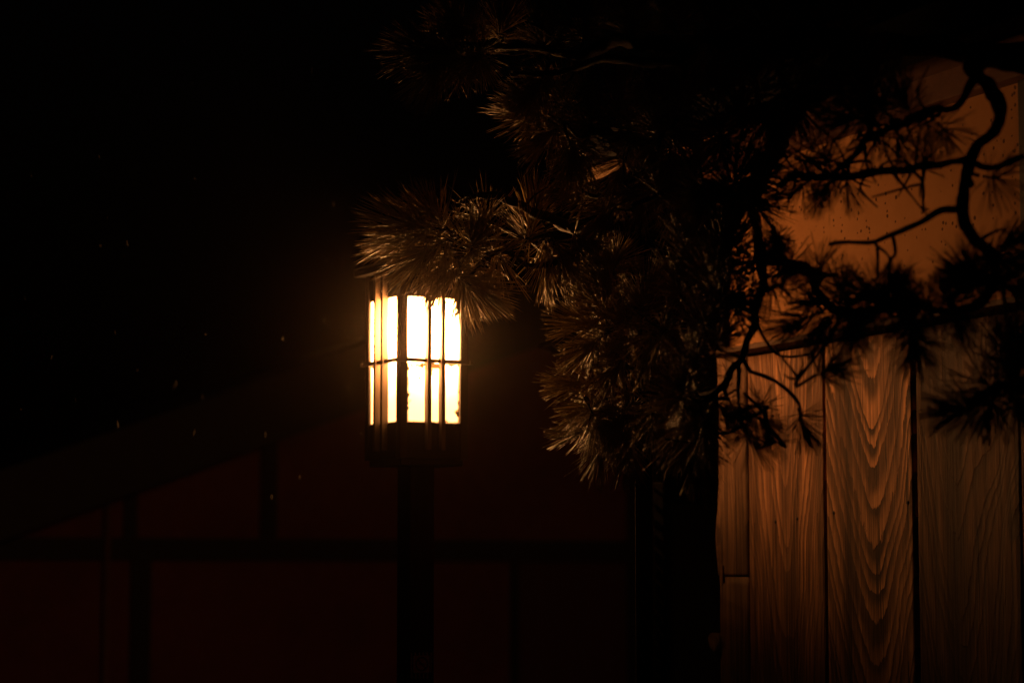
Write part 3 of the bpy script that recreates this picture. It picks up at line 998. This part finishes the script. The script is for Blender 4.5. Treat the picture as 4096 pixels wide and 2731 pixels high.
# 2: upper long limb
YOFF[0] = -0.20
branch([trunk_top + Vector((0, 0, .1)), VP(2300, 120, 3.42), VP(2000, 100, 3.5), VP(1700, 97, 3.58), VP(1551, 100, 3.64), VP(1472, 101, 3.68), VP(1410, 101, 3.72), VP(1313, 123, 3.78), VP(1180, 110, 3.84), VP(1060, 100, 3.9)],
       [T(985, 120, 3.92, -1, .05, -.1, 'full', 1.08), T(1010, 150, 3.9, -.6, .8, 0, 'full', 1.05), T(1050, 75, 3.95, -.5, -.9, .1, 'full', .95), T(1100, 130, 3.86, -.1, .6, -.8, 'full', .9),
        T(1150, 60, 3.9, .1, -1, .1, 'full', .9), T(1250, 90, 3.8, -.1, -.7, -.6, 'full', .9), T(1350, 60, 3.78, .3, -1, 0, 'full', .9), T(1450, 50, 3.7, -.1, -1, -.1, 'full', 1.),
        T(1560, 40, 3.66, .1, -1, .1, 'full', 1.), T(1650, 60, 3.6, .2, -.8, -.4, 'full', 1.), T(1760, 50, 3.56, -.1, -.8, -.5, 'full', 1.), T(1860, 40, 3.54, .2, -1, 0, 'full', 1.), T(1940, 30, 3.5, -.2, -1, -.2, 'full', .9),
        T(1240, 190, 3.8, -.4, .8, -.1, 'full', .9)],
       rads=[0.02, 0.017, 0.015, 0.013, 0.012, 0.011, 0.010, 0.008, 0.006, 0.004], seed=5, ts=0.78, more=0.50,
       extra=[([VP(1600, 100, 3.62), VP(1551, 141, 3.62), VP(1490, 145, 3.66), VP(1384, 136, 3.7), VP(1287, 167, 3.76), VP(1180, 167, 3.8)], 0.010, 0.004)])
# 3: middle crown, mostly in the dark
YOFF[0] = -0.10
branch([VP(1990, 110, 3.5), VP(1880, 200, 3.58), VP(1740, 260, 3.66), VP(1600, 300, 3.74), VP(1460, 330, 3.8), VP(1340, 300, 3.86), VP(1260, 280, 3.9)],
       [T(1225, 265, 3.9, -1, -.1, 0, 'full', 1.), T(1265, 310, 3.88, -.7, .7, -.1, 'full', .95), T(1290, 230, 3.9, -.5, -.9, 0, 'full', .95), T(1350, 280, 3.82, -.2, -.3, -.9, 'full', .95),
        T(1330, 360, 3.84, -.4, .9, 0, 'full', .9), T(1420, 230, 3.8, -.1, -1, 0, 'full', 1.), T(1450, 300, 3.76, -.2, .1, -.9, 'full', 1.), T(1430, 390, 3.8, -.3, .9, 0, 'full', .95),
        T(1520, 210, 3.76, .2, -.9, -.1, 'full', 1.0), T(1570, 200, 3.72, .3, -.9, .1, 'fan', 1.0), T(1560, 290, 3.7, .1, -.2, -.9, 'full', 1.), T(1540, 370, 3.74, 0, 1, -.1, 'full', 1.),
        T(1650, 230, 3.68, .1, -.8, -.4, 'full', 1.05), T(1660, 320, 3.64, .1, .5, -.8, 'full', 1.05), T(1740, 180, 3.62, 0, -.8, -.5, 'full', 1.), T(1760, 290, 3.6, .2, .5, -.8, 'full', 1.), T(1850, 140, 3.54, .2, .4, -.8, 'full', 1.), T(1820, 220, 3.56, .4, .8, -.2, 'full', .95)],
       rads=[0.02, 0.018, 0.016, 0.013, 0.011, 0.008, 0.004], seed=8, ts=0.74, more=0.70)
# 4: crown between lantern and wall
YOFF[0] = 0.0
branch([VP(1735, 430, 3.73), VP(1690, 450, 3.7), VP(1612, 430, 3.72), VP(1551, 413, 3.74), VP(1463, 404, 3.78), VP(1380, 440, 3.82)],
       [T(1350, 440, 3.84, -1, .2, 0, 'fan', .9), T(1400, 480, 3.82, -.6, .8, -.1, 'full', .9), T(1480, 450, 3.76, -.1, .7, -.6, 'full', .95), T(1500, 400, 3.76, 0, -.9, -.3, 'fan', .95), T(1560, 470, 3.7, 0, .8, -.5, 'full', 1.),
        T(1600, 390, 3.7, .3, -.8, -.4, 'full', 1.), T(1640, 480, 3.66, .2, .7, -.6, 'full', 1.), T(1690, 410, 3.64, .3, -.6, -.6, 'full', 1.), T(1740, 470, 3.62, .4, .3, -.8, 'full', .9), T(1755, 400, 3.62, .6, -.2, -.6, 'full', .85)],
       rads=[0.015, 0.013, 0.011, 0.009, 0.007, 0.004], seed=11, ts=0.76, more=0.80,
       extra=[([VP(1500, 408, 3.76), VP(1454, 455, 3.75), VP(1366, 452, 3.76), VP(1331, 435, 3.77)], 0.006, 0.003)])
# 5: lower crown in front of the wall's dark end
branch([VP(1715, 455, 3.74), VP(1740, 560, 3.68), VP(1752, 640, 3.64), VP(1735, 700, 3.62), VP(1725, 790, 3.62), VP(1690, 850, 3.64), VP(1640, 895, 3.66), VP(1560, 890, 3.72), VP(1470, 850, 3.78), VP(1390, 800, 3.82)],
       [T(1350, 745, 3.84, -1, -.1, 0, 'full', .95), T(1375, 700, 3.82, -.7, -.8, -.1, 'full', .9), T(1365, 790, 3.8, -.8, .7, -.1, 'full', .9), T(1400, 660, 3.8, -.5, -.9, 0, 'fan', .9), T(1410, 620, 3.84, .2, -1, 0, 'sparse', .9),
        T(1440, 740, 3.76, -.2, -.1, -.9, 'full', .9), T(1420, 840, 3.76, -.5, .8, -.2, 'full', .9), T(1480, 690, 3.76, .1, -.9, -.2, 'full', .95), T(1530, 760, 3.72, .2, .3, -.9, 'full', .95), T(1495, 800, 3.74, 0, .9, -.3, 'fan', .9),
        T(1330, 880, 3.82, -1, .05, 0, 'fan', .85), T(1360, 930, 3.82, -.9, .4, -.1, 'full', .9), T(1345, 985, 3.84, -1, .3, .1, 'fan', .9), T(1420, 960, 3.76, -.3, .5, -.7, 'full', .95), T(1385, 1020, 3.78, -.35, 1, -.1, 'fan', .95), T(1440, 1030, 3.76, 0, 1, -.1, 'fan', .9),
        T(1500, 960, 3.7, .1, .8, -.5, 'full', .95), T(1560, 1000, 3.68, -.3, 1, -.1, 'fan', .9), T(1600, 1045, 3.66, .05, 1, 0, 'fan', .9), T(1560, 920, 3.64, .1, .2, -.9, 'full', .95), T(1620, 980, 3.62, .2, .9, -.3, 'full', .85),
        T(1590, 830, 3.62, 0, -.5, -.8, 'full', .95), T(1620, 740, 3.62, .1, -.4, -.8, 'full', 1.), T(1560, 660, 3.68, -.2, -.7, -.6, 'full', .95), T(1640, 640, 3.62, .1, -.6, -.7, 'full', 1.), T(1690, 700, 3.58, .3, .1, -.9, 'full', .9), T(1580, 580, 3.68, -.1, -.9, -.3, 'full', .95), T(1670, 570, 3.62, .1, -.8, -.5, 'full', 1.), T(1740, 590, 3.58, .2, -.2, -.9, 'full', .95),
        T(1842, 975, 3.58, .25, 1, .05, 'full', .62), T(1722, 1008, 3.6, .4, 1, 0, 'sparse', .8), T(1745, 930, 3.6, -.2, -.2, .9, 'sparse', .62)],
       rads=[0.0075, 0.007, 0.0068, 0.0064, 0.006, 0.0058, 0.0054, 0.0048, 0.004, 0.003], seed=14, ts=0.74, more=0.60, label='low limb with drooping tufts in front of the plank wall',
       extra=[([VP(1715, 850, 3.62), VP(1780, 875, 3.6), VP(1830, 920, 3.58), VP(1840, 962, 3.58)], 0.0034, 0.0022),
              ([VP(1728, 715, 3.62), VP(1760, 785, 3.6), VP(1800, 818, 3.58), VP(1870, 812, 3.56)], 0.0026, 0.0016),
              ([VP(1698, 845, 3.64), VP(1696, 900, 3.62), VP(1703, 980, 3.62)], 0.0034, 0.0024),
              ([VP(1703, 980, 3.62), VP(1670, 993, 3.62), VP(1640, 995, 3.62)], 0.0028, 0.002)])
# 6: the crooked S-limb on the right
S_pts = [trunk_top + Vector((0, 0, .02)), VP(2352, 145, 3.38), VP(2254, 150, 3.36), VP(2240, 180, 3.35), VP(2275, 220, 3.34), VP(2300, 272, 3.34), VP(2270, 307, 3.34), VP(2229, 354, 3.34), VP(2211, 425, 3.33), VP(2208, 477, 3.32), VP(2224, 523, 3.32), VP(2270, 579, 3.3), VP(2295, 640, 3.3), VP(2260, 690, 3.3), VP(2180, 712, 3.32), VP(2090, 700, 3.34)]
branch(S_pts,
       [T(2300, 600, 3.26, .6, .2, -.5, 'full', .95), T(2230, 640, 3.28, -.7, -.2, -.4, 'full', .85), T(2320, 560, 3.26, .9, -.3, -.3, 'fan', .85), T(2180, 690, 3.3, -.2, -.3, -.9, 'full', .9), T(2120, 700, 3.3, -.5, .1, -.8, 'full', .9),
        T(2050, 695, 3.32, -.4, .1, -.8, 'full', .95), T(2010, 680, 3.34, -.9, -.1, -.2, 'full', .95), T(2060, 680, 3.34, -.1, -1, .1, 'full', .7), T(2085, 735, 3.3, 0, .7, -.6, 'full', .85), T(1990, 725, 3.34, -.7, .5, -.4, 'full', .9), T(2200, 730, 3.28, .2, .8, -.4, 'fan', .8),
        T(2290, 410, 3.3, .9, .1, .2, 'sparse', .9), T(2330, 660, 3.24, .8, .3, -.4, 'full', .9)],
       rads=[0.024, 0.017, 0.013, 0.0105, 0.0088, 0.0098, 0.0082, 0.0085, 0.0076, 0.0078, 0.0072, 0.0076, 0.0066, 0.0066, 0.005, 0.0035], seed=17, ts=0.66, more=0.25, label='crooked bare limb bending down in front of the plaster',
       extra=[([VP(2198, 479, 3.32), VP(2157, 484, 3.33), VP(2111, 512, 3.34), VP(2050, 538, 3.35), VP(2003, 556, 3.36), VP(1942, 556, 3.37), VP(1905, 562, 3.38)], 0.0052, 0.0024),
              ([VP(2050, 538, 3.35), VP(2057, 579, 3.35), VP(2042, 605, 3.35), VP(2047, 655, 3.35)], 0.0028, 0.0018),
              ([VP(2003, 556, 3.36), VP(2014, 569, 3.36), VP(2016, 640, 3.36)], 0.003, 0.0018),
              ([VP(2229, 372, 3.34), VP(2280, 385, 3.33), VP(2352, 358, 3.32)], 0.0055, 0.004)])
# 7: two arms going left off the S-limb
branch([VP(2225, 365, 3.34), VP(2180, 375, 3.34), VP(2120, 388, 3.36), VP(2050, 402, 3.38), VP(1990, 402, 3.4), VP(1930, 410, 3.42), VP(1880, 412, 3.46), VP(1840, 400, 3.5), VP(1790, 425, 3.56)],
       [T(1945, 420, 3.42, -.1, 1, .1, 'sparse', .75), T(1900, 430, 3.46, -.5, .8, .1, 'fan', .7), T(1840, 430, 3.5, -.6, .6, -.3, 'sparse', .8), T(1900, 370, 3.46, -.4, -.9, -.1, 'sparse', .9), T(2120, 370, 3.34, 0, -.9, -.3, 'sparse', .8)],
       rads=[0.0046, 0.0044, 0.0048, 0.0052, 0.0056, 0.0052, 0.005, 0.005, 0.004], seed=20, ts=0.66, more=0.30, twigs=26)
branch([VP(2235, 180, 3.35), VP(2200, 235, 3.36), VP(2126, 256, 3.38), VP(2055, 287, 3.4), VP(1993, 318, 3.42), VP(1947, 374, 3.43), VP(1905, 410, 3.44)],
       [T(2080, 240, 3.36, -.4, -.5, -.6, 'full', .9), T(2010, 230, 3.38, -.6, -.5, -.5, 'full', 1.), T(1960, 270, 3.4, -.8, .1, -.5, 'full', .95), T(1930, 210, 3.44, -.7, -.4, -.4, 'full', 1.), T(2130, 290, 3.36, .1, .7, -.5, 'sparse', .9), T(2010, 160, 3.42, -.3, -.8, -.3, 'full', 1.), T(2170, 300, 3.34, .4, .6, -.5, 'sparse', .85), T(2060, 320, 3.38, -.1, .8, -.3, 'sparse', .9)],
       rads=[0.0068, 0.006, 0.0052, 0.0050, 0.0046, 0.0042, 0.003], seed=23, ts=0.66, more=0.30, twigs=26)
# 8: low inner boughs against the plaster
branch([VP(1742, 575, 3.68), VP(1800, 590, 3.6), VP(1850, 620, 3.52), VP(1880, 680, 3.46), VP(1960, 715, 3.4), VP(2060, 712, 3.34)],
       [T(1880, 625, 3.48, .5, -.6, -.4, 'sparse', .8), T(1810, 610, 3.56, -.2, .3, -.9, 'full', .85), T(1870, 690, 3.46, -.3, .1, -.8, 'full', .85), T(1900, 745, 3.44, -.5, .8, -.1, 'fan', .85), T(1840, 735, 3.5, -.8, .3, .1, 'fan', .9), T(1940, 680, 3.4, -.3, -.8, -.4, 'full', .85), T(1770, 660, 3.56, -.5, .2, -.7, 'sparse', .9), T(1955, 740, 3.4, .1, .9, -.2, 'fan', .85)],
       rads=[0.007, 0.007, 0.0065, 0.006, 0.006, 0.005], seed=26, ts=0.66, more=0.30)
# 9: bough low on the right edge
branch([trunk_top - Vector((0, 0, .55)), VP(2420, 900, 3.3), VP(2360, 880, 3.32), VP(2300, 890, 3.34), VP(2230, 925, 3.36)],
       [T(2215, 940, 3.38, -1, .2, .2, 'full', .9), T(2280, 925, 3.34, -.3, .6, -.6, 'full', .9), T(2320, 870, 3.32, -.1, -.7, -.5, 'full', .95), T(2345, 820, 3.32, .1, -.9, -.2, 'full', .9), T(2340, 930, 3.3, .3, .6, -.5, 'full', .9), T(2260, 880, 3.38, -.6, -.5, .3, 'sparse', .9)],
       rads=[0.014, 0.010, 0.008, 0.006, 0.004], seed=29, ts=0.70, more=0.20, twigs=0)

# ------------------------------------------------------------------ sleet drifting through the light
def flake_mat():
    m, nt, out = new_mat('wet snow')
    b = NB(nt)
    tr = b.node('ShaderNodeBsdfTransparent')
    di = b.node('ShaderNodeBsdfDiffuse'); di.inputs['Color'].default_value = (0.75, 0.72, 0.62, 1)
    mx = b.node('ShaderNodeMixShader')
    oi = b.node('ShaderNodeObjectInfo')
    b.put(mx.inputs[0], b.m('MULTIPLY_ADD', b.m('POWER', oi.outputs['Random'], 2.0), 0.030, 0.018))
    nt.links.new(tr.outputs[0], mx.inputs[1]); nt.links.new(di.outputs[0], mx.inputs[2])
    nt.links.new(mx.outputs[0], out.inputs['Surface'])
    return m


fm = flake_mat()
flakes = []
for k in range(6):
    bm = bmesh.new()
    bmesh.ops.create_icosphere(bm, subdivisions=2, radius=1.0)
    for v_ in bm.verts:
        n_ = noise.noise(v_.co * 1.3 + Vector((k * 5, 0, 0)))
        v_.co *= 1 + 0.35 * n_
        v_.co.z *= 2.4
    me = bpy.data.meshes.new('snowflake')
    bm.to_mesh(me); bm.free()
    me.materials.append(fm)
    me.polygons.foreach_set('use_smooth', [True] * len(me.polygons))
    flakes.append(me)
known = [(228, 360), (572, 388), (651, 541), (528, 640), (808, 577), (1198, 778), (1184, 983), (697, 945), (633, 957), (228, 945), (372, 1005), (484, 1000), (650, 1028), (823, 1138), (1008, 1107), (757, 1297),
         (629, 1318), (858, 1338), (532, 1422), (410, 1365), (572, 1475), (795, 1418), (1149, 1294), (1240, 1178), (749, 838), (724, 895), (671, 250), (586, 745), (545, 755), (574, 800), (630, 835), (247, 500), (293, 560), (500, 810),
         (696, 610), (738, 590), (640, 660), (590, 700), (210, 705), (265, 765), (415, 232), (690, 720), (735, 700), (770, 760), (1134, 908), (1105, 1060), (960, 1180), (1070, 1230), (700, 1135), (640, 1100)]
rnd = random.Random(77)
pts = [(x, y, rnd.uniform(3.7, 4.5)) for x, y in known]
for _ in range(90):
    pts.append((rnd.gauss(720, 400), rnd.gauss(860, 400), rnd.uniform(3.5, 5.2)))
for x, y, Y in pts:
    o = bpy.data.objects.new('snowflake', rnd.choice(flakes))
    COL.objects.link(o)
    o.location = V(x, y, Y)
    s = rnd.uniform(0.0006, 0.0016)
    o.scale = (s, s, s * rnd.uniform(1.3, 2.4))
    o.rotation_euler = (rnd.uniform(-.2, .2), R(8) + rnd.uniform(-.15, .15), rnd.uniform(0, 6.28))
    tag(o, 'small wet snowflake falling through the dark air around the lantern', 'snowflake', 'falling snowflakes')

# ------------------------------------------------------------------ thin mist round the lantern
bm = bmesh.new()
bmesh.ops.create_icosphere(bm, subdivisions=4, radius=1.0)
me = bpy.data.meshes.new('mist')
bm.to_mesh(me); bm.free()
m, nt, out = new_mat('mist')
b = NB(nt)
vs_ = b.node('ShaderNodeVolumeScatter')
vs_.inputs['Color'].default_value = (1, 0.80, 0.66, 1)
vs_.inputs['Density'].default_value = 0.0042
vs_.inputs['Anisotropy'].default_value = 0.93
nt.links.new(vs_.outputs[0], out.inputs['Volume'])
me.materials.append(m)
mo = bpy.data.objects.new('mist', me)
COL.objects.link(mo)
mo.location = ctr + dz * ((zU1 + zU0) / 2)
mo.scale = (1.3, 1.3, 1.3)
tag(mo, 'thin wet mist glowing round the lantern', 'mist', kind='stuff')

# ------------------------------------------------------------------ night sky and moonlight-weak sun
SUN_EL, SUN_RO = R(38), R(200)
w = bpy.data.worlds.new('World')
sc.world = w
w.use_nodes = True
nt = w.node_tree
bgn = nt.nodes['Background']
sky = nt.nodes.new('ShaderNodeTexSky')
sky.sky_type = 'NISHITA'
sky.sun_disc = False
sky.sun_elevation = R(-3)
sky.sun_rotation = SUN_RO
nt.links.new(sky.outputs[0], bgn.inputs['Color'])
bgn.inputs['Strength'].default_value = 0.004
sl = bpy.data.lights.new('Sun', 'SUN')
sl.energy = 0.006
sl.angle = R(12)
sl.color = (1.0, 0.62, 0.5)
so = bpy.data.objects.new('Sun', sl)
COL.objects.link(so)
so.rotation_euler = (R(90) - SUN_EL, 0, R(180) - SUN_RO)

# ------------------------------------------------------------------ camera and render settings
cd = bpy.data.cameras.new('Camera')
cd.sensor_width = 36
cd.lens = 85
cd.clip_end = 3000
cd.dof.use_dof = True
cd.dof.focus_distance = 4.2
cd.dof.aperture_fstop = 3.2
co = bpy.data.objects.new('Camera', cd)
COL.objects.link(co)
co.location = EYE
co.rotation_euler = (R(90) + PITCH, 0, 0)
sc.camera = co
sc.view_settings.view_transform = 'Standard'
sc.view_settings.look = 'None'
sc.view_settings.exposure = 0
sc.cycles.use_denoising = True
sc.cycles.max_bounces = 8
sc.cycles.diffuse_bounces = 3
sc.cycles.transparent_max_bounces = 16
sc.cycles.sample_clamp_indirect = 3.0
sc.cycles.use_adaptive_sampling = False
